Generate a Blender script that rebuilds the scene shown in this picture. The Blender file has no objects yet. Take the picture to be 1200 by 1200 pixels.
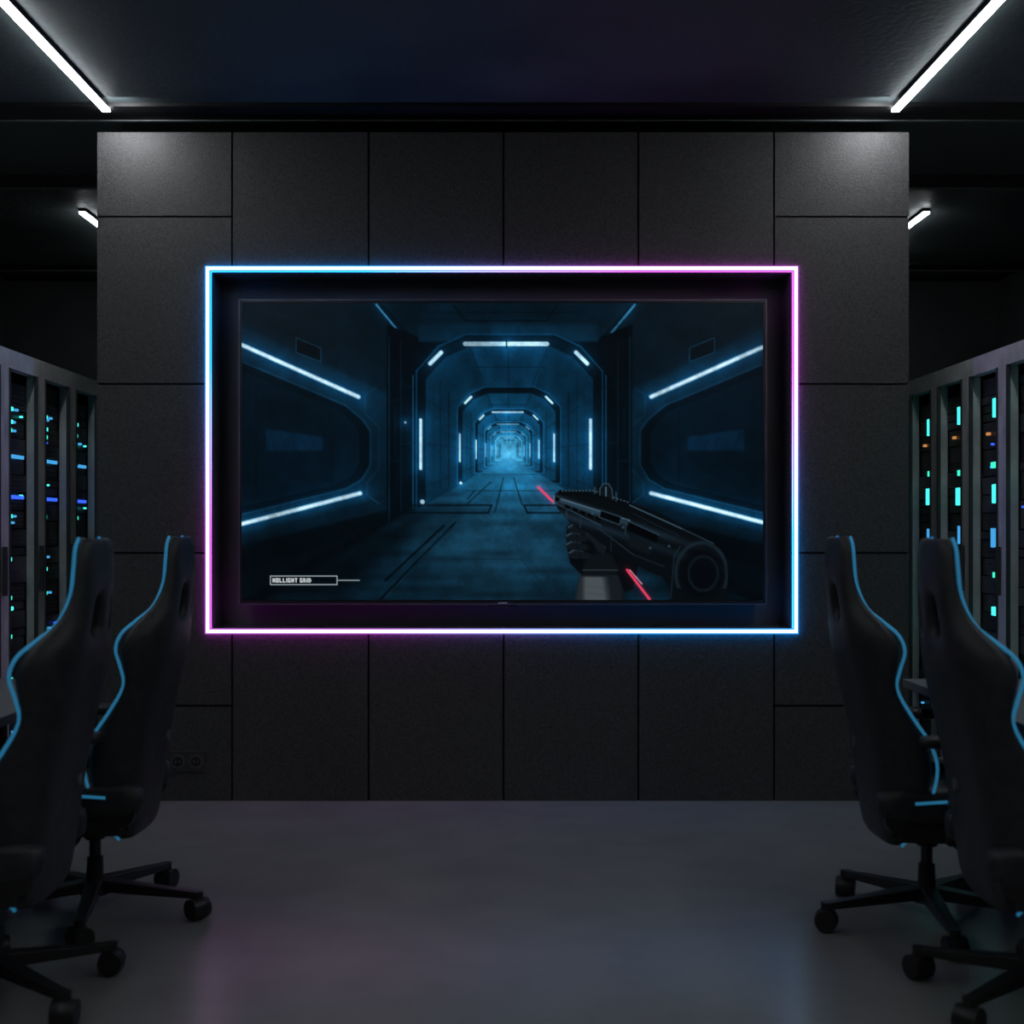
import bpy, math, random
import numpy as np
from mathutils import Vector, Matrix

scene = bpy.context.scene
random.seed(7)
try:
    scene.view_settings.view_transform = 'Standard'
    scene.view_settings.look = 'None'
except Exception:
    pass

# ------------------------------------------------------------------ helpers
class MB:
    """mesh builder with material slots"""
    def __init__(s):
        s.v = []; s.f = []; s.m = []; s.sm = []
    def add(s, vs, fs, m=0, smooth=False):
        o = len(s.v)
        s.v += [tuple(p) for p in vs]
        for f in fs:
            s.f.append([i + o for i in f]); s.m.append(m); s.sm.append(smooth)
    def box(s, x0, x1, y0, y1, z0, z1, m=0):
        s.add([(x0,y0,z0),(x1,y0,z0),(x1,y1,z0),(x0,y1,z0),(x0,y0,z1),(x1,y0,z1),(x1,y1,z1),(x0,y1,z1)],
              [(0,3,2,1),(4,5,6,7),(0,1,5,4),(1,2,6,5),(2,3,7,6),(3,0,4,7)], m)
    def prism(s, p, q, r0, r1, n=16, m=0, smooth=True, caps=True):
        p = Vector(p); q = Vector(q); d = (q-p).normalized()
        a = Vector((0,0,1)) if abs(d.z) < .9 else Vector((1,0,0))
        u = d.cross(a).normalized(); w = d.cross(u)
        vs = []
        for c, r in ((p,r0),(q,r1)):
            for i in range(n):
                t = 2*math.pi*i/n
                vs.append(c + u*math.cos(t)*r + w*math.sin(t)*r)
        s.add(vs, [(i,(i+1)%n,n+(i+1)%n,n+i) for i in range(n)], m, smooth)
        if caps:
            s.add(vs[:n], [tuple(range(n))[::-1]], m); s.add(vs[n:], [tuple(range(n))], m)
    def taper(s, p, q, w0, h0, w1, h1, m=0):
        """tapered rectangular bar"""
        p = Vector(p); q = Vector(q); d = (q-p).normalized()
        u = d.cross(Vector((0,0,1))).normalized(); w = u.cross(d)
        vs = []
        for c, a, b in ((p,w0,h0),(q,w1,h1)):
            for sx, sz in ((-1,-1),(1,-1),(1,1),(-1,1)):
                vs.append(c + u*sx*a/2 + w*sz*b/2)
        s.add(vs, [(0,1,2,3),(7,6,5,4),(0,4,5,1),(1,5,6,2),(2,6,7,3),(3,7,4,0)], m)
    def tube(s, pts, r, n=8, m=0, closed=False):
        pts = [Vector(p) for p in pts]; N = len(pts); vs = []
        for i, p in enumerate(pts):
            a = pts[(i-1) % N] if (closed or i > 0) else p
            b = pts[(i+1) % N] if (closed or i < N-1) else p
            d = (b-a).normalized()
            ref = Vector((0,1,0)) if abs(d.y) < .9 else Vector((1,0,0))
            u = d.cross(ref).normalized(); w = d.cross(u)
            for k in range(n):
                t = 2*math.pi*k/n
                vs.append(p + u*math.cos(t)*r + w*math.sin(t)*r)
        fs = []
        for i in range(N if closed else N-1):
            j = (i+1) % N
            for k in range(n):
                fs.append((i*n+k, i*n+(k+1)%n, j*n+(k+1)%n, j*n+k))
        s.add(vs, fs, m, True)
    def mesh(s, name, mats):
        me = bpy.data.meshes.new(name)
        me.from_pydata(s.v, [], s.f)
        for mt in mats: me.materials.append(mt)
        me.polygons.foreach_set('material_index', s.m)
        me.polygons.foreach_set('use_smooth', s.sm)
        me.update()
        return me

def obj(name, data, parent=None, loc=(0,0,0), rot=0.0):
    o = bpy.data.objects.new(name, data)
    scene.collection.objects.link(o)
    o.location = loc; o.rotation_euler = (0,0,rot)
    if parent: o.parent = parent
    return o

def bevel(o, w=0.005, seg=2):
    b = o.modifiers.new('bevel', 'BEVEL'); b.width = w; b.segments = seg; b.limit_method = 'ANGLE'
    return b

def mat(name, col, rough=.5, metal=0.0, emis=None, es=0.0, spec=.5, coat=0.0):
    m = bpy.data.materials.new(name); m.use_nodes = True
    b = m.node_tree.nodes['Principled BSDF']
    b.inputs['Base Color'].default_value = (*col, 1)
    b.inputs['Roughness'].default_value = rough
    b.inputs['Metallic'].default_value = metal
    b.inputs['Specular IOR Level'].default_value = spec
    b.inputs['Coat Weight'].default_value = coat
    if emis:
        b.inputs['Emission Color'].default_value = (*emis, 1)
        b.inputs['Emission Strength'].default_value = es
    return m

def noisy(m, c0, c1, scale, detail=4, bump=0.0, r0=None, r1=None, bscale=None, p0=.35, p1=.65):
    nt = m.node_tree; N = nt.nodes; L = nt.links; b = N['Principled BSDF']
    tc = N.new('ShaderNodeTexCoord')
    n = N.new('ShaderNodeTexNoise'); n.inputs['Scale'].default_value = scale; n.inputs['Detail'].default_value = detail
    L.new(tc.outputs['Object'], n.inputs['Vector'])
    r = N.new('ShaderNodeValToRGB')
    r.color_ramp.elements[0].position = p0; r.color_ramp.elements[1].position = p1
    r.color_ramp.elements[0].color = (*c0,1); r.color_ramp.elements[1].color = (*c1,1)
    L.new(n.outputs['Fac'], r.inputs['Fac']); L.new(r.outputs['Color'], b.inputs['Base Color'])
    if r0 is not None:
        mr = N.new('ShaderNodeMapRange'); mr.inputs['From Min'].default_value = .3; mr.inputs['From Max'].default_value = .7
        mr.inputs['To Min'].default_value = r0; mr.inputs['To Max'].default_value = r1
        L.new(n.outputs['Fac'], mr.inputs['Value']); L.new(mr.outputs['Result'], b.inputs['Roughness'])
    if bump:
        n2 = N.new('ShaderNodeTexNoise'); n2.inputs['Scale'].default_value = bscale or scale*4; n2.inputs['Detail'].default_value = 3
        L.new(tc.outputs['Object'], n2.inputs['Vector'])
        bp = N.new('ShaderNodeBump'); bp.inputs['Strength'].default_value = bump; bp.inputs['Distance'].default_value = .01
        L.new(n2.outputs['Fac'], bp.inputs['Height']); L.new(bp.outputs['Normal'], b.inputs['Normal'])
    return m

def emission(name, col, st, sample=True):
    m = mat(name, (0.02,0.02,0.02), .4, emis=col, es=st)
    if not sample:
        try: m.cycles.emission_sampling = 'NONE'
        except Exception: pass
    return m

# ------------------------------------------------------------------ camera   (eye height 1.3 m, level, 45 mm)
F = 1500.0
cam_d = bpy.data.cameras.new('camera'); cam = bpy.data.objects.new('camera', cam_d)
scene.collection.objects.link(cam); scene.camera = cam
cam.location = (0,0,1.3); cam.rotation_euler = (math.pi/2,0,0)
cam_d.sensor_width = 36; cam_d.lens = 45; cam_d.shift_x = .0083; cam_d.shift_y = .0167
cam_d.clip_start = .05
cam_d.dof.use_dof = True; cam_d.dof.focus_distance = 6.15; cam_d.dof.aperture_fstop = 2.8

w = bpy.data.worlds.new('world'); scene.world = w; w.use_nodes = True
w.node_tree.nodes['Background'].inputs['Color'].default_value = (.3,.45,.6,1)
w.node_tree.nodes['Background'].inputs['Strength'].default_value = .01

# ------------------------------------------------------------------ room shell
m_floor = noisy(mat('polished_concrete', (.2,.2,.2), .22, spec=.75), (.215,.215,.215), (.275,.275,.275), 4.0, 12, 0, None, None, None, .2, .8)
m_floor.node_tree.nodes['Principled BSDF'].inputs['Roughness'].default_value = .24
m_ceil = noisy(mat('ceiling_paint', (.03,.03,.03), .5), (.040,.058,.062), (.078,.102,.106), 1.6, 12, .3, .45, .65, 30)
m_wall = noisy(mat('dark_wall_paint', (.03,.03,.03), .7), (.02,.022,.025), (.03,.032,.036), 3, 4)
m_black = mat('matte_black', (.006,.006,.007), .55)
XW, Y0, Y1, ZC = 3.95, -2.8, 10.2, 3.3
def solid(name, x0,x1,y0,y1,z0,z1, m):
    b = MB(); b.box(x0,x1,y0,y1,z0,z1); return obj(name, b.mesh(name,[m]))
solid('floor', -XW-.15,XW+.15,Y0-.15,Y1+.15,-.1,0,m_floor)
solid('ceiling', -XW-.15,XW+.15,Y0-.15,Y1+.15,ZC,ZC+.1,m_ceil)
solid('wall_left', -XW-.15,-XW,Y0,Y1,0,ZC,m_wall)
solid('wall_right', XW,XW+.15,Y0,Y1,0,ZC,m_wall)
solid('wall_back', -XW-.15,XW+.15,Y1,Y1+.15,0,ZC,m_wall)
solid('wall_front', -XW-.15,XW+.15,Y0-.15,Y0,0,ZC,mat('front_wall_paint',(.2,.2,.21),.7))
m_track = mat('ceiling_track_black', (.004,.004,.005), .6)
m_edge = mat('ceiling_track_edge', (.10,.12,.125), .4)
for i, y in enumerate((1.2, 3.6, 6.0, 7.23, 9.6)):
    b = MB(); b.box(-XW,XW,y,y+.2,ZC-.018,ZC,0); b.box(-XW,XW,y+.2,y+.225,ZC-.024,ZC,1)
    obj('trim_%d' % (i+1), b.mesh('trim', [m_track, m_edge]))

# ------------------------------------------------------------------ partition wall with niche
YF = 6.122
m_panel = noisy(mat('charcoal_panel', (.04,.04,.04), .5), (.026,.026,.027), (.088,.087,.088), 120, 5, .3, .46, .56, 190, .25, .75)
m_core = mat('niche_dark', (.10,.10,.112), .5)
NX0,NX1,NZ0,NZ1 = -1.392,1.375,.826,2.526
b = MB()
colX = [-1.943,-1.298,-.645,0,.645,1.294,1.939]
rowZ = [0,.455,1.186,1.994,2.794,3.198]
g = .005
def clipped(x0,x1,z0,z1):
    out = []
    if x1<=NX0 or x0>=NX1 or z1<=NZ0 or z0>=NZ1: return [(x0,x1,z0,z1)]
    if x0<NX0: out.append((x0,NX0,z0,z1)); x0=NX0
    if x1>NX1: out.append((NX1,x1,z0,z1)); x1=NX1
    if z0<NZ0: out.append((x0,x1,z0,NZ0))
    if z1>NZ1: out.append((x0,x1,NZ1,z1))
    return out
for c in range(6):
    rows = rowZ if c in (0,5) else [0,3.198]
    for r in range(len(rows)-1):
        x0 = colX[c]+(g if c else 0); x1 = colX[c+1]-(g if c<5 else 0)
        z0 = rows[r]+(g if r else 0); z1 = rows[r+1]-(g if r<len(rows)-2 else 0)
        for q in clipped(x0,x1,z0,z1):
            b.box(q[0],q[1],YF,YF+.014,q[2],q[3],0)
YB = 6.62
b.box(-1.94,NX0-.002,YF+.014,YB,0,3.195,2); b.box(NX1+.002,1.936,YF+.014,YB,0,3.195,2)
b.box(NX0-.002,NX1+.002,YF+.014,YB,0,NZ0-.002,2); b.box(NX0-.002,NX1+.002,YF+.014,YB,NZ1+.002,3.195,2)
# niche lining
b.box(NX0-.002,NX1+.002,YF+.22,YB,NZ0-.002,NZ1+.002,1)
b.box(NX0-.002,NX0,YF+.014,YF+.22,NZ0,NZ1,1); b.box(NX1,NX1+.002,YF+.014,YF+.22,NZ0,NZ1,1)
b.box(NX0,NX1,YF+.014,YF+.22,NZ0-.002,NZ0,1); b.box(NX0,NX1,YF+.014,YF+.22,NZ1,NZ1+.002,1)
obj('wall_partition', b.mesh('wall_partition', [m_panel, m_core, m_black]))

# ------------------------------------------------------------------ neon frame
def neon_mat(name, blue, pink, st, hw, hh):
    m = bpy.data.materials.new(name); m.use_nodes = True
    nt = m.node_tree; N = nt.nodes; L = nt.links; bs = N['Principled BSDF']
    bs.inputs['Base Color'].default_value = (.05,.05,.05,1)
    tc = N.new('ShaderNodeTexCoord'); sp = N.new('ShaderNodeSeparateXYZ'); L.new(tc.outputs['Object'], sp.inputs[0])
    mu = N.new('ShaderNodeMath'); mu.operation='MULTIPLY'; L.new(sp.outputs['X'], mu.inputs[0]); L.new(sp.outputs['Z'], mu.inputs[1])
    mr = N.new('ShaderNodeMapRange'); mr.inputs['From Min'].default_value = -.45*hw*hh; mr.inputs['From Max'].default_value = .45*hw*hh
    L.new(mu.outputs[0], mr.inputs['Value'])
    r = N.new('ShaderNodeValToRGB'); r.color_ramp.elements[0].color = (*blue,1); r.color_ramp.elements[1].color = (*pink,1)
    L.new(mr.outputs['Result'], r.inputs['Fac']); L.new(r.outputs['Color'], bs.inputs['Emission Color'])
    bs.inputs['Emission Strength'].default_value = st
    return m
ox0,ox1,oz0,oz1 = -1.4245,1.408,.798,2.557
cx,cz = (ox0+ox1)/2,(oz0+oz1)/2; hw,hh = (ox1-ox0)/2,(oz1-oz0)/2
m_sleeve = neon_mat('neon_sleeve', (.01,.30,1.0), (.50,.05,.58), 8.0, hw, hh)
m_sleeve2 = neon_mat('neon_diffuser_edge', (.02,.33,.85), (.40,.07,.50), 1.0, hw, hh)
m_corel = neon_mat('neon_core', (.62,.90,1.0), (.98,.80,1.0), 2.0, hw, hh)
def frame(b, hw, hh, wd, y0, y1, m):
    b.box(-hw,hw,y0,y1,hh-wd,hh,m); b.box(-hw,hw,y0,y1,-hh,-hh+wd,m)
    b.box(-hw,-hw+wd,y0,y1,-hh+wd,hh-wd,m); b.box(hw-wd,hw,y0,y1,-hh+wd,hh-wd,m)
b = MB()
frame(b, hw-.003, hh-.003, .024, -.020, 0, 0)
frame(b, hw-.001, hh-.001, .028, -.024, -.020, 2)
frame(b, hw-.0075, hh-.0075, .015, -.028, -.024, 1)
obj('neon_light_frame', b.mesh('neon_light_frame', [m_sleeve, m_corel, m_sleeve2]), loc=(cx,YF,cz))

# ------------------------------------------------------------------ TV
# screen picture computed as vertex colours on the flat display panel
sx0,sx1,sy0,sy1 = 283.0,894.0,355.0,703.0
nx,ny = 612,349
gx,gy = np.meshgrid(np.linspace(sx0,sx1,nx), np.linspace(sy0,sy1,ny))
img = np.zeros((ny,nx,3)); img[:] = (2,6,10)
VX,VY = 596.0,530.0
rng = np.random.RandomState(3)
def vnoise(sc, sy=None):
    sy = sy or sc
    a = rng.rand(int(ny/sy)+3,int(nx/sc)+3)
    u = np.linspace(0,nx/sc,nx); v = np.linspace(0,ny/sy,ny)
    iu = u.astype(int); iv = v.astype(int); fu = (u-iu); fv = (v-iv); fu = fu*fu*(3-2*fu); fv = fv*fv*(3-2*fv)
    A = a[np.ix_(iv,iu)]; B = a[np.ix_(iv,iu+1)]; Cc = a[np.ix_(iv+1,iu)]; D = a[np.ix_(iv+1,iu+1)]
    return (A*(1-fu)+B*fu)*(1-fv[:,None])+(Cc*(1-fu)+D*fu)*fv[:,None]
def C(c): return np.array(c, float)
def segd(p,q):
    px,py = p; qx,qy = q; dx,dy = qx-px,qy-py; l2 = dx*dx+dy*dy+1e-9
    t = np.clip(((gx-px)*dx+(gy-py)*dy)/l2,0,1)
    return np.hypot(gx-px-t*dx, gy-py-t*dy)
def over(a,c):
    global img
    img = img*(1-a[...,None]) + C(c)*a[...,None]
def glow(d,c,r,st=1.0):
    global img
    img = img + C(c)*(st*np.exp(-d/r))[...,None]
def line(p,q,wd,c,al=1.0,gl=None,gr=8,gs=.5):
    d = segd(p,q)
    if gl is not None: glow(d,gl,gr,gs)
    over(np.clip(wd/2+.5-d,0,1)*al, c)
def inside(pts):
    r = np.zeros(gx.shape,bool); n = len(pts)
    for i in range(n):
        x1,y1 = pts[i]; x2,y2 = pts[(i+1)%n]
        if y1 == y2: continue
        c = ((y1>gy)!=(y2>gy)) & (gx < (x2-x1)*(gy-y1)/(y2-y1)+x1)
        r ^= c
    return r
def pmask(pts,soft=1.0):
    d = np.full(gx.shape,1e9); n = len(pts)
    for i in range(n): d = np.minimum(d, segd(pts[i],pts[(i+1)%n]))
    sd = np.where(inside(pts), d, -d)
    return np.clip(.5+sd/soft,0,1)
def poly(pts,c,al=1.0,soft=1.0): over(pmask(pts,soft)*al, c)
def outline(pts,wd,c,al=1.0,closed=True):
    n = len(pts)
    for i in range(n if closed else n-1): line(pts[i],pts[(i+1)%n],wd,c,al)
def mir(pts): return [(2*592-x,y) for x,y in pts]
BR=(180,222,244); BL=(12,100,160)
# side walls
for M in (lambda p:p, mir):
    poly(M([(280,350),(441,350),(462,395),(462,600),(280,705)]),(4,17,26))
    poly(M([(280,380),(440,455),(462,470),(462,570),(420,590),(280,625)]),(5,27,41),.9,6)
    hexp = M([(270,418),(405,475),(425,492),(434,505),(434,545),(424,562),(405,573),(270,606)])
    poly(hexp,(2,10,17),1,2); outline(hexp,2.0,(10,42,62))
    hex2 = M([(270,432),(398,482),(416,500),(420,510),(420,543),(412,556),(396,566),(270,596)])
    outline(hex2,1.0,(6,28,42)); poly(hex2,(3,16,26),1,3)
    outline(M([(300,446),(300,588)]),1,(2,8,13),1,False); outline(M([(388,482),(388,566)]),1,(2,8,13),1,False)
    outline(M([(440,455),(428,462),(428,485),(444,500),(444,550),(430,566),(430,580),(444,590)]),1.5,(9,38,56),1,False)
    poly(M([(312,503),(378,512),(378,528),(312,528)]),(6,33,55),.8,3)
    for k in range(5): line(*M([(316+k*12,506+k*1.5),(324+k*12,527)]),1,(4,18,29),.7)
    vent = M([(347,396),(376,408),(376,424),(347,413)])
    poly(vent,(1,4,7)); outline(vent,1.3,(14,48,68))
    for k in range(3): line(*M([(350,401+k*4),(374,411+k*4)]),.8,(6,22,32))
    line(*M([(280,372),(360,398)]),1,(3,11,17)); line(*M([(400,352),(452,430)]),1.2,(2,10,16)); line(*M([(330,640),(450,598)]),1.2,(2,8,13))
    line(*M([(360,398),(372,372)]),1,(3,11,17)); line(*M([(372,372),(410,384)]),1,(3,11,17)); line(*M([(300,360),(346,374)]),1,(8,30,44),.7)
    line(*M([(300,632),(300,700)]),1,(2,8,12)); line(*M([(360,616),(366,664)]),1,(2,8,12))
    poly(M([(280,640),(462,596),(462,610),(280,672)]),(2,6,9),.9,4)
# ceiling
poly([(441,350),(745,350),(700,400),(490,400)],(5,20,30))
outline([(528,352),(545,376),(640,376),(657,352)],1.4,(2,7,11),1,False)
poly([(490,380),(700,380),(700,400),(490,400)],(7,32,48),.8,5)
line((500,366),(690,366),1,(3,11,17))
line((441,357),(470,392),1.8,(50,125,165),1,BL,4,.3)
line((744,357),(714,393),1.8,(50,125,165),1,BL,4,.3)
# pillars
for M in (lambda p:p, lambda q:[(2*597-x,y) for x,y in q]):
    poly(M([(453,380),(490,395),(490,430),(486,600),(453,618)]),(2,7,12))
    line(*M([(456,395),(456,612)]),1.3,(8,30,44)); line(*M([(470,400),(470,606)]),1.2,(5,22,34))
    line(*M([(484,440),(484,598)]),1.4,(12,58,88))
    line(*M([(458,470),(470,468)]),1,(6,22,33)); line(*M([(458,540),(470,540)]),1,(6,22,33)); line(*M([(471,450),(484,455)]),1,(6,24,36))
    line(*M([(471,520),(484,519)]),1,(6,24,36)); line(*M([(463,480),(463,530)]),1.6,(4,16,24))
# floor
poly([(VX-4,VY),(VX+4,VY),(940,705+40),(240,745)],(6,22,32),1,3)
def octo(k): return [(VX+k*a,VY+k*c) for a,c in ((-108,66),(-108,-95),(-82,-124),(-50,-138),(54,-138),(84,-124),(110,-95),(110,66))]
cols = [(5,31,48),(6,40,60),(8,50,76),(12,64,92),(22,82,112),(46,120,150)]
ks = [1.0,.555,.37,.26,.19,.14]
for k,c in zip(ks,cols):
    poly(octo(k*1.0),(2,8,13),1,1)
    outline(octo(k*1.0),max(1,1.5*k),tuple(min(255,v*1.5) for v in c))
    poly(octo(k*.90),c,1,1)
    poly([(VX-48*k*.9,VY-124*k),(VX+50*k*.9,VY-124*k),(VX+30*k,VY-70*k),(VX-28*k,VY-70*k)],tuple(min(255,v*1.3) for v in c),.9,2)
    for t in (-.5,0,.5):
        line((VX+t*90*k,VY-122*k),(VX+t*50*k,VY-72*k),.8,(2,12,20),.8)
    line((VX-42*k,VY-100*k),(VX+42*k,VY-100*k),.8,(2,12,20),.8)
    for s in (-1,1):
        line((VX+s*97*k,VY-10*k),(VX+s*62*k,VY-6*k),.9,(3,14,21),.8)
        line((VX+s*97*k,VY+40*k),(VX+s*62*k,VY+26*k),.9,(3,14,21),.8)
        line((VX+s*97*k,VY-62*k),(VX+s*62*k,VY-40*k),.9,(3,14,21),.8)
        line((VX+s*80*k,VY-85*k),(VX+s*80*k,VY+45*k),1,(3,13,20),.8)
        line((VX+s*70*k,VY-70*k),(VX+s*70*k,VY+40*k),1.4,(2,10,15),.8)
        line((VX+s*88*k,VY-80*k),(VX+s*88*k,VY+50*k),.8,(4,20,31),.7)
fl = [(VX-3,VY+6),(VX+3,VY+6),(VX+108,VY+68),(VX+290,VY+180),(VX-290,VY+180),(VX-108,VY+68)]
poly(fl,(6,26,38),1,2)
msk = pmask(fl,2)
dd = np.hypot((gx-VX)/60,(gy-VY-20)/50)
img += (C((14,58,80))*np.exp(-dd**1.3)[...,None])*msk[...,None]
dd = np.hypot((gx-VX)/95,(gy-630)/70)
img += (C((12,25,32))*np.exp(-dd**2)[...,None])*msk[...,None]
nzf = vnoise(60,7)
img *= (1+(.5*(nzf-.5))*msk)[...,None]
poly([(280,640),(453,612),(500,600),(470,640),(400,705),(280,705)],(2,7,11),.8,24)
poly([(900,640),(741,612),(694,600),(740,640),(800,705),(900,705)],(2,7,11),.8,24)
for pts in ([(480,592),(576,592),(572,601),(470,601)],[(614,592),(704,592),(716,601),(618,601)]):
    outline(pts,1.8,(2,7,11))
for a in (((532,614),(446,702)),((520,616),(452,680)),((590,560),(580,600)),((602,560),(612,592)),((575,565),(548,590)),((556,575),(548,585))):
    line(a[0],a[1],2.6 if a[0][1]>610 else 1.2,(2,8,12),.95)
line((534,612),(532,614),2,(3,11,17)); line((527,619),(452,699),1.0,(13,42,56),.8)
for y,k in ((575,.5),(556,.3)):
    line((VX-100*k,y),(VX+110*k,y),1,(4,16,22),.7)
line((540,655),(610,655),1,(7,24,33),.6); line((610,655),(640,690),1,(7,24,33),.6)
# lamps
for k in ks:
    wd = max(1.1,3.4*k)
    dim = 1.0 if k>.3 else .6
    for s in (-1,1):
        xx = VX+s*(103 if s<0 else 96)*k
        line((xx,VY-38*k),(xx,VY+19*k),wd,BR,dim,BL,max(2.5,9*k),.45*dim)
        line((VX+s*92*k,VY-104*k),(VX+s*79*k,VY-117*k),max(1.1,4.6*k),BR,dim,BL,max(2.5,8*k),.4*dim)
    if k != .555:
        line((VX-51*k,VY-127*k),(VX-3*k,VY-127*k),max(1.1,5*k),BR,dim,BL,max(2.5,9*k),.4*dim)
        line((VX+0*k,VY-127*k),(VX+45*k,VY-127*k),max(1.1,5*k),BR,dim,BL,max(2.5,9*k),.4*dim)
line((593.5,398),(593.5,408),1.6,(10,40,60))
d = np.hypot(gx-VX,(gy-532)*1.15)
over(np.exp(-(d/24)**2)*.45,(70,140,172))
glow(d,(80,110,120),6,.6); glow(d,(14,60,84),26,.6); glow(d,(5,28,44),80,.65)
for p,r in (((495,588),2.6),((540,566),1.6),((475,495),1.0)):
    dd = np.hypot(gx-p[0],gy-p[1]); glow(dd,BL,5,.5); over(np.clip(r+.5-dd,0,1),BR)
for p,q in (((283,404),(420,465)),((283,614),(422,578)),((893,407),(763,465)),((893,612),(763,578))):
    line(p,q,5.0,(140,198,230),1,(8,70,116),9,.6)
    line(p,q,2.2,(215,238,250))
# ---- grime before the foreground weapon
nz = .40*vnoise(40)+.3*vnoise(12)+.15*vnoise(5)+.15*vnoise(2)
img *= (.58+.80*nz)[...,None]
# ---- weapon (first-person rifle held by a gloved hand)
line((631,571),(648,588),2.6,(235,70,108),1,(190,26,60),3,.4)
# forearm sleeve, widening towards the bottom of the screen
poly([(675,706),(680,676),(687,660),(716,658),(726,676),(729,706)],(70,78,82),1,2)
poly([(706,658),(728,668),(734,706),(713,706)],(14,20,24),.9,9); poly([(673,706),(678,674),(684,666),(684,706)],(24,31,35),.8,5)
for k in range(3): line((682,686+k*8),(714,690+k*8),1,(50,58,62),.5)
# glove back of hand
poly([(664,640),(664,617),(676,606),(700,612),(726,634),(748,662),(742,690),(732,694),(724,674),(700,672),(682,674),(668,660)],(5,9,13))
poly([(686,650),(716,648),(726,668),(718,676),(682,675)],(12,17,21),1,3); line((683,668),(723,668),1.2,(42,52,60)); line((682,675),(723,675),1.4,(24,31,36))
# fingers
for a in range(4):
    y = 616+a*10.0; x = 662+(a==3)*3+(a==0)*2
    poly([(x,y+3),(x+5,y-2),(x+16,y-1),(x+26,y+3),(x+28,y+7),(x+20,y+9.5),(x+5,y+9)],(13,20,26),1,2)
    line((x+2,y+2),(x+7,y-1),1.5,(66,84,98),.8); line((x+8,y-1),(x+18,y),1.0,(42,56,68),.7); line((x+5,y+9.5),(x+22,y+10),1.2,(1,3,5)); line((x+14,y),(x+15,y+8),1,(5,9,12))
# thumb
poly([(684,626),(694,620),(706,626),(712,638),(708,650),(700,646),(696,638)],(15,22,28),1,2); line((688,625),(703,628),1.3,(52,70,82),.7); line((704,630),(709,642),1,(38,50,60),.6)
gun = [(650,579),(656,574),(692,576),(702,580),(703,572),(707,567),(713,567),(717,572),(719,585),(735,588),(751,593),(775,602),(795,613),(812,628),(832,634),(846,645),(852,658),(853,684),(846,706),(786,706),(784,690),(776,676),(756,668),(742,660),(716,646),(694,628),(668,613),(653,596)]
gm = pmask(gun,1.4); over(gm,(6,11,15))
ax = (gx-650)*.34+578
t = (gy-ax)
img += (C((34,50,62))*(np.exp(-((t-6)/4.5)**2)*gm*np.clip(1.3-(gx-650)/150,.14,1))[...,None])
img += (C((16,26,34))*(np.exp(-((t-22)/5)**2)*gm*np.clip(1.1-(gx-650)/220,.1,1))[...,None])
for i in range(20):
    x = 657+i*4.0; y = 575.5+max(0,(x-694))*.34
    line((x,y),(x-.8,y+4.5),1.5,(3,6,9)); line((x+1.8,y-.6),(x+3,y-.2),1.1,(86,112,128),.8)
for p,q,c in (((652,590),(704,616),(42,60,74)),((655,584),(738,610),(78,106,124)),((738,592),(800,620),(60,86,102)),((800,620),(836,637),(36,52,64)),((742,602),(796,628),(16,27,35)),
    ((700,618),(742,650),(26,40,51)),((742,650),(778,664),(20,32,41)),((716,618),(716,645),(18,30,39)),((733,608),(733,626),(34,50,61)),((756,612),(750,640),(16,27,35)),((664,598),(664,608),(34,50,61)),((680,604),(680,618),(30,44,55))):
    line(p,q,1.3,c)
for k in range(5): poly([(662+k*9,591+k*3.4),(668+k*9,593+k*3.4),(668+k*9,597+k*3.4),(662+k*9,595+k*3.4)],(2,4,6))
poly([(704,598),(728,606),(726,615),(702,606)],(2,4,6)); outline([(704,598),(728,606),(726,615),(702,606)],1,(46,68,82))
poly([(737,611),(772,627),(769,636),(734,620)],(2,4,6)); line((737,611),(772,627),1,(46,68,82))
poly([(738,626),(764,638),(762,650),(736,640)],(12,19,25),1,2)
for p in ((694,602),(730,618),(762,642),(784,640)):
    dd = np.hypot(gx-p[0],gy-p[1]); over(np.clip(1.8-dd,0,1),(52,74,88))
# sights
poly([(703,573),(707,567),(713,567),(717,573),(718,585),(703,580)],(11,18,23)); outline([(703,580),(703,573),(707,567),(713,567),(717,573),(718,585)],1.2,(48,68,80),1,False); line((710,571),(710,581),1.4,(80,108,124))
line((697,578),(697,571),1.8,(44,62,74)); line((722,587),(722,577),1.6,(44,62,74))
# stock: soft rounded block
dd = np.hypot((gx-822)/30,(gy-672)/36)
over(np.clip((1-dd)*3,0,1)*gm*.8,(3,6,9))
over(np.exp(-((dd-1.0)/.07)**2)*gm*(gy<690)*.75,(26,40,50))
dd = np.hypot((gx-824)/17,(gy-672)/20)
over(np.exp(-((dd-1.0)/.09)**2)*.7,(18,30,38))
line((790,650),(786,700),1.4,(20,32,41)); line((797,640),(790,652),1.2,(26,40,50))
dd = np.hypot(gx-653,(gy-585)); over(np.clip(4.5-dd,0,1),(30,44,54)); over(np.clip(3-dd,0,1),(1,3,5)); line((649,581),(649,590),1.2,(90,118,132))
line((735,668),(761,702),3.0,(225,62,95),1,(180,20,50),3,.4); line((738,668),(752,684),1,(250,170,190))
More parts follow.
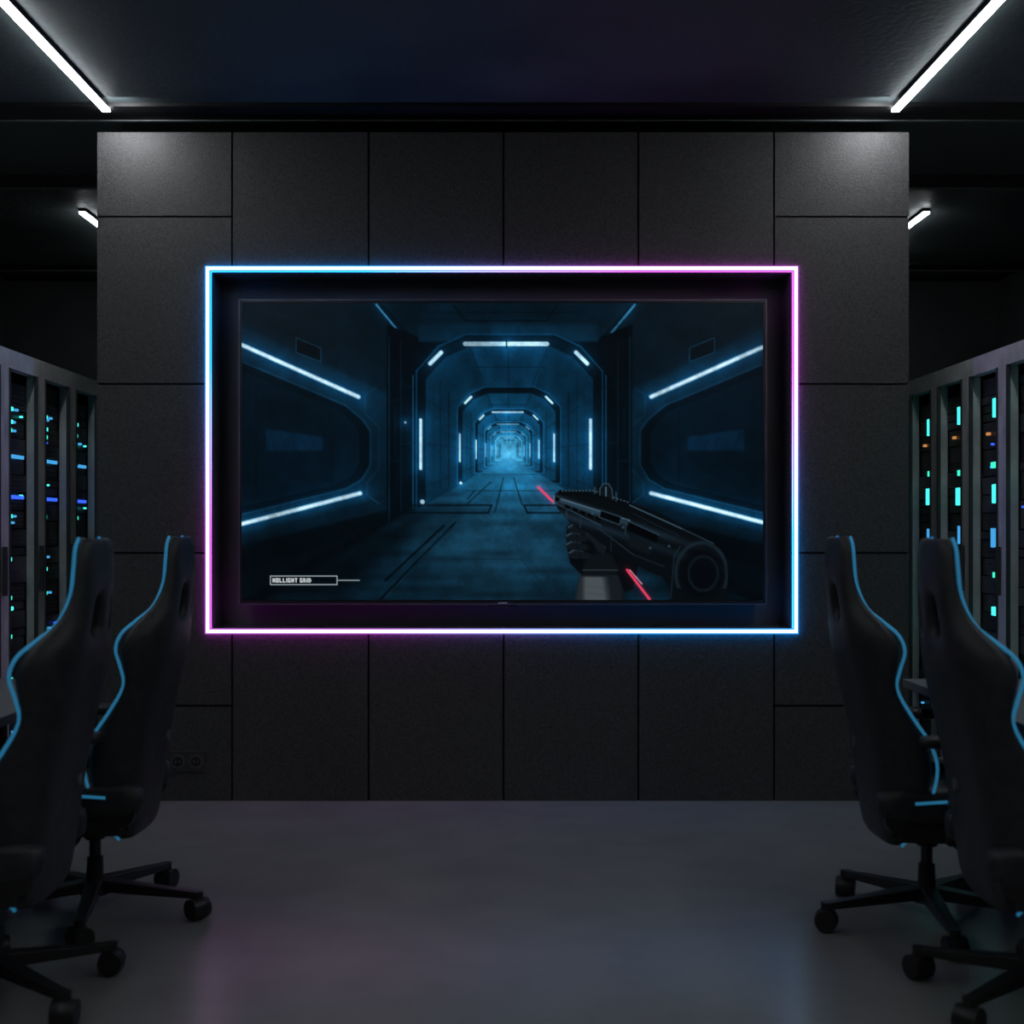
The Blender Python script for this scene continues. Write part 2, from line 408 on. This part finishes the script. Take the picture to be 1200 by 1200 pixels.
# HUD caption box
outline([(317,675),(395,675),(395,685),(317,685)],1.1,(150,165,172)); line((395,680),(421,680),1.2,(140,155,162))
glyph = {'H':('101','101','111','101','101'),'O':('111','101','101','101','111'),'L':('100','100','100','100','111'),
 'G':('111','100','101','101','111'),'T':('111','010','010','010','010'),'R':('110','101','110','101','101'),
 'I':('1','1','1','1','1'),'D':('110','101','101','101','110'),' ':('0','0','0','0','0')}
ixx = int(320-sx0)
for ch in 'HOLLIGHT GRID':
    gl = glyph[ch]
    for r in range(5):
        for c in range(len(gl[r])):
            if gl[r][c]=='1':
                img[int(678-sy0)+r, ixx+c] = (215,224,228)
    ixx += len(gl[0])+1
sr = np.clip(img/255.0,0,1)
lin = np.where(sr<=.04045, sr/12.92, ((sr+.055)/1.055)**2.4)
YT = 6.18; S = F/YT
vx = (gx-590)/S; vz = 1.3-(gy-620)/S
tcx,tcz = -.004,1.672
verts = np.stack([vx-tcx, np.full_like(vx,-.0015), vz-tcz],-1).reshape(-1,3)
idx = np.arange(nx*ny).reshape(ny,nx)
faces = np.stack([idx[:-1,:-1],idx[1:,:-1],idx[1:,1:],idx[:-1,1:]],-1).reshape(-1,4)
me = bpy.data.meshes.new('tv_display')
me.vertices.add(len(verts)); me.vertices.foreach_set('co', verts.ravel())
me.loops.add(faces.size); me.loops.foreach_set('vertex_index', faces.ravel())
me.polygons.add(len(faces)); me.polygons.foreach_set('loop_start', np.arange(0,faces.size,4)); 
me.update(calc_edges=True)
ca = me.color_attributes.new('screen','FLOAT_COLOR','POINT')
ca.data.foreach_set('color', np.concatenate([lin.reshape(-1,3),np.ones((nx*ny,1))],1).ravel())
m_scr = bpy.data.materials.new('tv_display'); m_scr.use_nodes = True
nt = m_scr.node_tree; bs = nt.nodes['Principled BSDF']
bs.inputs['Base Color'].default_value = (.001,.001,.0015,1); bs.inputs['Roughness'].default_value = .3
bs.inputs['Specular IOR Level'].default_value = .12
at = nt.nodes.new('ShaderNodeAttribute'); at.attribute_name = 'screen'
nt.links.new(at.outputs['Color'], bs.inputs['Emission Color']); bs.inputs['Emission Strength'].default_value = 1.0
try: m_scr.cycles.emission_sampling = 'NONE'
except Exception: pass
me.materials.append(m_scr)
tv = obj('wall_mounted_tv', None, loc=(tcx,YT,tcz))
obj('display', me, tv)
m_bez = mat('tv_bezel', (.02,.02,.022), .35); m_bedge = mat('tv_bezel_edge', (.24,.25,.26), .35, .5)
m_logo = mat('tv_mark', (.5,.5,.5), .4)
b = MB()
bx,bz = 309/S,178.5/S
b.box(-bx,bx,.0,.05,-bz,bz,0)
frame(b, bx, bz, .0135, -.005, 0, 0)
frame(b, bx, bz, .003, -.007, -.005, 1)
b.box(-.022,.022,-.0065,-.005,-bz+.004,-bz+.010,2)
b.box(-.07,.07,.0,.03,-bz-.012,-bz,0)
body = obj('body', b.mesh('tv_body',[m_bez,m_bedge,m_logo]), tv)
b = MB(); b.box(-.35,.35,.05,.1,-.25,.25,0); b.box(-.3,-.22,.1,YF+.22-YT,-.3,.3,0); b.box(.22,.3,.1,YF+.22-YT,-.3,.3,0)
obj('wall_bracket', b.mesh('tv_bracket',[m_black]), tv)

# ------------------------------------------------------------------ power outlet
b = MB(); b.box(-.088,.088,-.010,0,-.05,.05,0)
for x in (-.043,.043):
    b.prism((x,-.012,0),(x,-.010,0),.033,.034,24,1); b.prism((x,-.0135,0),(x,-.012,0),.024,.024,20,2)
    b.box(x-.012,x-.007,-.0145,-.0135,-.003,.003,3); b.box(x+.007,x+.012,-.0145,-.0135,-.003,.003,3)
ol = obj('power_outlet', b.mesh('power_outlet',[mat('outlet_plate',(.05,.05,.052),.4),mat('outlet_ring',(.09,.09,.095),.4),mat('outlet_well',(.02,.02,.02),.5),mat('outlet_pin',(.3,.3,.3),.3,.8)]), loc=(-1.512,YF,.19))
bevel(ol,.003)

# ------------------------------------------------------------------ ceiling lights
m_lamp = emission('led_strip_white', (.93,.97,1.0), 24.0)
m_house = mat('lamp_housing', (.03,.03,.03), .4, .5)
def strip(x, y0, y1, corner_energy=0):
    b = MB(); L = (y1-y0)/2
    b.box(-.022,.022,-L,L,-.020,0,1); b.box(-.018,.018,-L+.004,L-.004,-.030,-.020,0)
    o = obj('linear_ceiling_light', b.mesh('linear_ceiling_light',[m_lamp,m_house]), loc=(x,(y0+y1)/2,ZC))
    if corner_energy:
        # added light with no real fixture, brightens the wall corner near the strip end
        ld = bpy.data.lights.new('added_corner_light','AREA'); ld.shape='RECTANGLE'; ld.size=.10; ld.size_y=.02; ld.energy=corner_energy; ld.color=(.95,.97,1)
        lo = bpy.data.objects.new('added_corner_light', ld); scene.collection.objects.link(lo); lo.parent = o
        lo.location = (.09 if x<0 else -.09, L-.16, -.035); lo.rotation_euler = (math.radians(50),0,0)
strip(-1.875,-2.0,6.05,1.3); strip(1.85,-2.0,6.05,1.3)
strip(-2.63,7.98,9.5); strip(2.64,7.98,9.5)

# ------------------------------------------------------------------ server racks
m_rf = noisy(mat('rack_frame', (.3,.31,.33), .45), (.42,.45,.46), (.60,.63,.64), 6, 4)
m_rb = mat('rack_body', (.04,.042,.045), .5)
m_unit = mat('server_unit', (.02,.022,.025), .45)
m_unit2 = mat('server_unit_face', (.07,.075,.082), .4, .3)
LC = emission('led_cyan',(.06,.80,.72),1.5,False); LB = emission('led_blue',(.03,.10,.9),1.5,False)
LG = emission('led_teal',(.04,.78,.50),1.3,False); LO = emission('led_orange',(.7,.28,.08),.8,False); LS = emission('led_sky',(.06,.38,.8),1.0,False)
RM = [m_rf,m_rb,m_unit,m_unit2,LC,LB,LG,LO,LS]
RW,RH,RD = .455,2.12,.85
def rack(x, y, side, seed):
    rd = random.Random(seed); b = MB(); h = RW/2-.002
    b.box(.02,RD,-h,-h+.02,.06,RH-.02,1); b.box(.02,RD,h-.02,h,.06,RH-.02,1)
    b.box(.02,RD,-h,h,RH-.03,RH,0); b.box(.03,RD-.02,-h+.01,h-.01,0,.06,1); b.box(RD-.02,RD,-h,h,.06,RH-.03,1)
    fw = .05
    b.box(0,.05,-h,-h+fw,.06,RH,0); b.box(0,.05,h-fw,h,.06,RH,0)
    b.box(0,.05,-h+fw,h-fw,RH-.085,RH,0); b.box(0,.05,-h+fw,h-fw,.06,.12,0)
    b.box(-.006,.01,-h+fw,-h+fw+.012,.12,RH-.085,1); b.box(-.006,.01,h-fw-.012,h-fw,.12,RH-.085,1)
    b.box(-.022,-.004,-h+.012,-h+.03,1.0,1.22,1)
    z = .14; hi = h-fw
    while z < RH-.16:
        u = rd.choice((.042,.042,.086,.086,.13)); u = min(u, RH-.1-z)
        m = rd.choice((2,2,3))
        b.box(.05+rd.choice((0,.006,.012)),RD-.1,-hi,hi,z+.002,z+u-.004,m)
        if u > .08:
            for k in range(3): b.box(.045,.05,-hi*.7,hi*.2,z+.018+k*.02,z+.024+k*.02,3)
        z += u
    XL0,XL1 = .036,.050
    def led(yc,zc,wy,hz,m): b.box(XL0,XL1,yc-wy/2,yc+wy/2,zc-hz/2,zc+hz/2,m)
    if side > 0:
        for zc,hz,m in ((1.86,.088,4),(1.58,.028,6),(1.48,.088,4),(1.26,.09,8),(1.07,.025,6),(.92,.04,4),(.74,.05,4)):
            if zc > 1.4 or rd.random() < .85: led(-.03+rd.uniform(-.015,.025),zc+rd.uniform(-.02,.02),.058,hz,m)
        led(.055,1.755+rd.uniform(-.02,.02),.026,.013,7)
        if rd.random()<.5: led(.10,1.79,.022,.011,7)
        for k in range(10):
            led(rd.uniform(-.13,.13),rd.uniform(.3,1.7),.014,.009,rd.choice((8,6,5,3,3)))
    else:
        for zc,m in ((1.86,4),(1.80,4),(1.76,6),(1.36,6),(1.33,6),(1.16,4),(1.10,4),(.98,6),(.93,4),(.80,6),(.6,6)):
            if rd.random() < .85: led(.06+rd.uniform(-.02,.02),zc,.036,.018,m)
            if rd.random() < .4: led(.0+rd.uniform(-.03,.03),zc,.022,.011,8)
        for zc,m in ((1.64,8),(1.45,5)):
            for k in range(4): led(-.09+k*.05,zc,.034,.016,m)
        for k in range(8):
            led(rd.uniform(-.13,.13),rd.uniform(.3,1.9),.014,.009,rd.choice((8,5,4,3,3)))
    o = obj('server_rack', b.mesh('server_rack',RM), loc=(x,y,0), rot=0 if side>0 else math.pi)
for i in range(7):
    yc = 4.86+RW*i+RW/2
    rack(2.25,yc,1,i+1); rack(-2.25,yc,-1,i+31)

# ------------------------------------------------------------------ desks
m_desk = mat('desk_top', (.16,.16,.17), .4); m_leg = mat('desk_metal', (.02,.02,.022), .4, .5)
m_dled = emission('desk_led', (.05,.4,1.0), 1.2, False)
for sgn in (-1,1):
    b = MB()
    b.box(-.35,.35,-1.07,1.07,.715,.745,0)
    for y in (-1.02,1.02):
        b.box(.0,.05,y-.025,y+.025,.02,.715,1); b.box(.22,.28,y-.025,y+.025,.02,.715,1); b.box(-.02,.3,y-.03,y+.03,0,.02,1)
    b.box(.325,.345,-.98,.98,.4,.715,1)
    b.box(.335,.35,-1.05,1.05,.745,.80,1); b.box(.330,.335,-1.05,1.05,.765,.773,2)
    o = obj('desk', b.mesh('desk',[m_desk,m_leg,m_dled]), loc=(sgn*1.83,3.68,0), rot=0 if sgn>0 else math.pi)
    bevel(o,.003)

# ------------------------------------------------------------------ gaming chairs
m_leather = noisy(mat('black_leather', (.02,.02,.022), .42), (.020,.021,.024), (.031,.032,.036), 30, 3, .15, .38, .5, 220)
m_pip = mat('glowing_blue_piping', (.03,.25,.45), .5, emis=(.03,.24,.46), es=.42)  # fabric piping, no lamp: emission added to keep the blue bright in dim light
m_plast = mat('chair_plastic', (.018,.018,.02), .38)
m_steel = mat('gas_lift_steel', (.06,.06,.065), .25, .9)
m_wheel = mat('caster_rubber', (.014,.014,.015), .5)
m_seam = mat('stitched_panel', (.03,.031,.034), .6)
tab = [(.30,.17,.19,.03),(.36,.19,.225,.07),(.46,.20,.255,.125),(.56,.20,.27,.155),(.64,.20,.268,.145),(.72,.195,.258,.11),(.80,.19,.25,.085),
       (.86,.19,.258,.105),(.92,.187,.27,.13),(.97,.178,.262,.12),(1.01,.165,.225,.085),(1.05,.15,.18,.05),(1.12,.135,.155,.03),(1.19,.128,.146,.025),(1.245,.12,.136,.02),(1.275,.10,.112,.015)]
def xb(z):
    return float(np.interp(z,[.3,.45,.6,.75,.9,1.05,1.15,1.27],[-.175,-.195,-.215,-.245,-.28,-.30,-.31,-.305]))
us = [-1,-.87,-.73,-.6,-.42,-.18,0,.18,.42,.6,.73,.87,1]
def bpt(i,u):
    z,p,wv,d = tab[i]
    a = abs(u); s = 1 if u>=0 else -1
    if a <= .6: y = a/.6*p; x = xb(z)+.018*(a/.6)**2
    else:
        t = (a-.6)/.4; y = p+(wv-p)*math.sin(t*math.pi/2); x = xb(z)+.018+d*t**1.25
    return Vector((x,s*y,z))
b = MB(); nu = len(us); vs = [bpt(i,u) for i in range(len(tab)) for u in us]; fs = []
for i in range(len(tab)-1):
    for j in range(nu-1):
        if i in (10,11) and (us[j],us[j+1]) in ((-.42,-.18),(.18,.42)): continue
        fs.append((i*nu+j,i*nu+j+1,(i+1)*nu+j+1,(i+1)*nu+j))
b.add(vs,fs,0,True)
me_back = b.mesh('backrest',[m_leather])
b = MB()
def smooth_pts(P, n=4):
    out = []
    for i in range(len(P)-1):
        p0 = P[max(i-1,0)]; p1 = P[i]; p2 = P[i+1]; p3 = P[min(i+2,len(P)-1)]
        for k in range(n):
            t = k/n
            out.append(.5*((2*p1)+(-p0+p2)*t+(2*p0-5*p1+4*p2-p3)*t*t+(-p0+3*p1-3*p2+p3)*t**3))
    out.append(P[-1]); return out
for s in (-1,1):
    P = [bpt(i,s)+Vector((.004,s*.008,0)) for i in range(len(tab))]
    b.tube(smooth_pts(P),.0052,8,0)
me_pip = b.mesh('back_piping',[m_pip])
b = MB()
def pillow(b, c, rx, ry, rz, m=0, tilt=0, e=.6):
    n1,n2 = 20,12; vs=[]; fs=[]
    def sp(v): return math.copysign(abs(v)**e, v)
    for i in range(n2+1):
        ph = -math.pi/2+math.pi*i/n2
        for j in range(n1):
            th = 2*math.pi*j/n1
            x = rx*sp(math.cos(ph))*sp(math.cos(th)); y = ry*sp(math.cos(ph))*sp(math.sin(th)); z = rz*sp(math.sin(ph))
            vs.append((c[0]+x*math.cos(tilt)+z*math.sin(tilt), c[1]+y, c[2]+z*math.cos(tilt)-x*math.sin(tilt)))
    for i in range(n2):
        for j in range(n1):
            fs.append((i*n1+j,i*n1+(j+1)%n1,(i+1)*n1+(j+1)%n1,(i+1)*n1+j))
    b.add(vs,fs,m,True)
pillow(b,(-.205,0,.75),.035,.15,.28,0,-.16)
pillow(b,(-.262,0,1.16),.03,.10,.06,0,0)
pillow(b,(-.16,0,.60),.045,.14,.08,0,0)
me_pads = b.mesh('back_cushions',[m_seam])
b = MB()
pillow(b,(.08,0,.415),.27,.24,.055,0,0,.35)
for s in (-1,1):
    pillow(b,(.06,s*.225,.435),.27,.055,.06,0,-.0,.5)
b.box(-.16,.26,-.22,.22,.335,.37,1)
me_seat = b.mesh('seat',[m_leather,m_plast])
b = MB()
for s in (-1,1):
    P = [Vector((-.10,s*.282,.452)),Vector((.05,s*.284,.462)),Vector((.2,s*.282,.452)),Vector((.31,s*.262,.435)),Vector((.345,s*.2,.43))]
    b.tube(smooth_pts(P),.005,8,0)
me_spip = b.mesh('seat_piping',[m_pip])
b = MB()
for s in (-1,1):
    y0 = s*.245
    b.prism((-.14,y0,.40),(-.14,y0+s*.022,.40),.052,.047,24,0)
    b.taper((-.14,y0+s*.008,.36),(.10,y0+s*.008,.345),.016,.07,.016,.04,0)
b.prism((-.14,-.25,.40),(-.14,.25,.40),.014,.014,12,1)
b.box(-.13,.13,-.09,.09,.285,.335,0); b.box(-.05,.05,-.2,.2,.315,.337,0)
b.taper((.02,.09,.31),(.04,.30,.30),.015,.012,.02,.012,0)
b.prism((0,0,.19),(0,0,.30),.019,.019,20,1); b.prism((0,0,.10),(0,0,.20),.030,.026,20,0); b.prism((0,0,.26),(0,0,.29),.034,.045,20,0)
b.prism((xb(.60)+.01,-.02,.60),(xb(.60)-.026,-.02,.60),.022,.018,20,2)
me_mech = b.mesh('tilt_mechanism',[m_plast,m_steel,mat('knob_grey',(.14,.14,.14),.4)])
b = MB()
for s in (-1,1):
    b.taper((.02,s*.20,.335),(.02,s*.315,.34),.07,.02,.06,.02,0)
    b.taper((.02,s*.315,.335),(.02,s*.325,.52),.07,.03,.06,.03,0)
    b.taper((.02,s*.325,.50),(.02,s*.325,.635),.045,.02,.045,.02,1)
    pillow(b,(.03,s*.322,.65),.13,.045,.018,2,0,.45)
me_arm = b.mesh('armrests',[m_plast,m_steel,m_wheel])
def star(phase, R=.335):
    b = MB()
    b.prism((0,0,.075),(0,0,.125),.05,.042,24,0)
    for k in range(5):
        a = phase+k*2*math.pi/5; c,s = math.cos(a),math.sin(a)
        b.taper((.03*c,.03*s,.105),(R*c,R*s,.082),.055,.04,.032,.022,0)
        b.prism((R*c,R*s,.06),(R*c,R*s,.094),.018,.018,12,0)
        sw = a+1.0+k*.7; ax = Vector((math.cos(sw),math.sin(sw),0)); c0 = Vector((R*c,R*s,.038))
        for q in (-1,1):
            b.prism(c0+ax*q*.008,c0+ax*q*.032,.038,.034,24,1)
        b.prism(c0-ax*.008,c0+ax*.008,.037,.037,20,0)
    return b.mesh('star_base',[m_plast,m_wheel])
def chair(x,y,rot,base_phase,R=.335):
    e = obj('gaming_chair', None, loc=(x,y,0), rot=rot)
    o = obj('backrest', me_back, e)
    so = o.modifiers.new('s','SOLIDIFY'); so.thickness = .036; so.offset = 0
    sb = o.modifiers.new('sub','SUBSURF'); sb.levels = 2; sb.render_levels = 2
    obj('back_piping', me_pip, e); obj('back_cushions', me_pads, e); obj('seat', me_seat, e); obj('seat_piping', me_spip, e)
    bevel(obj('tilt_mechanism', me_mech, e),.003); bevel(obj('armrests', me_arm, e),.004)
    bevel(obj('star_base', star(base_phase-rot,R), e),.003)
R2 = math.radians
chair(1.395,4.22,R2(-5),math.atan2(4.13-4.22,1.005-1.40),.36)
chair(1.475,3.50,R2(-6),R2(180-36),.34)
chair(-1.375,4.31,R2(184),math.atan2(4.26-4.31,-1.003+1.38),.36)
chair(-1.42,3.54,R2(185),R2(36),.34)
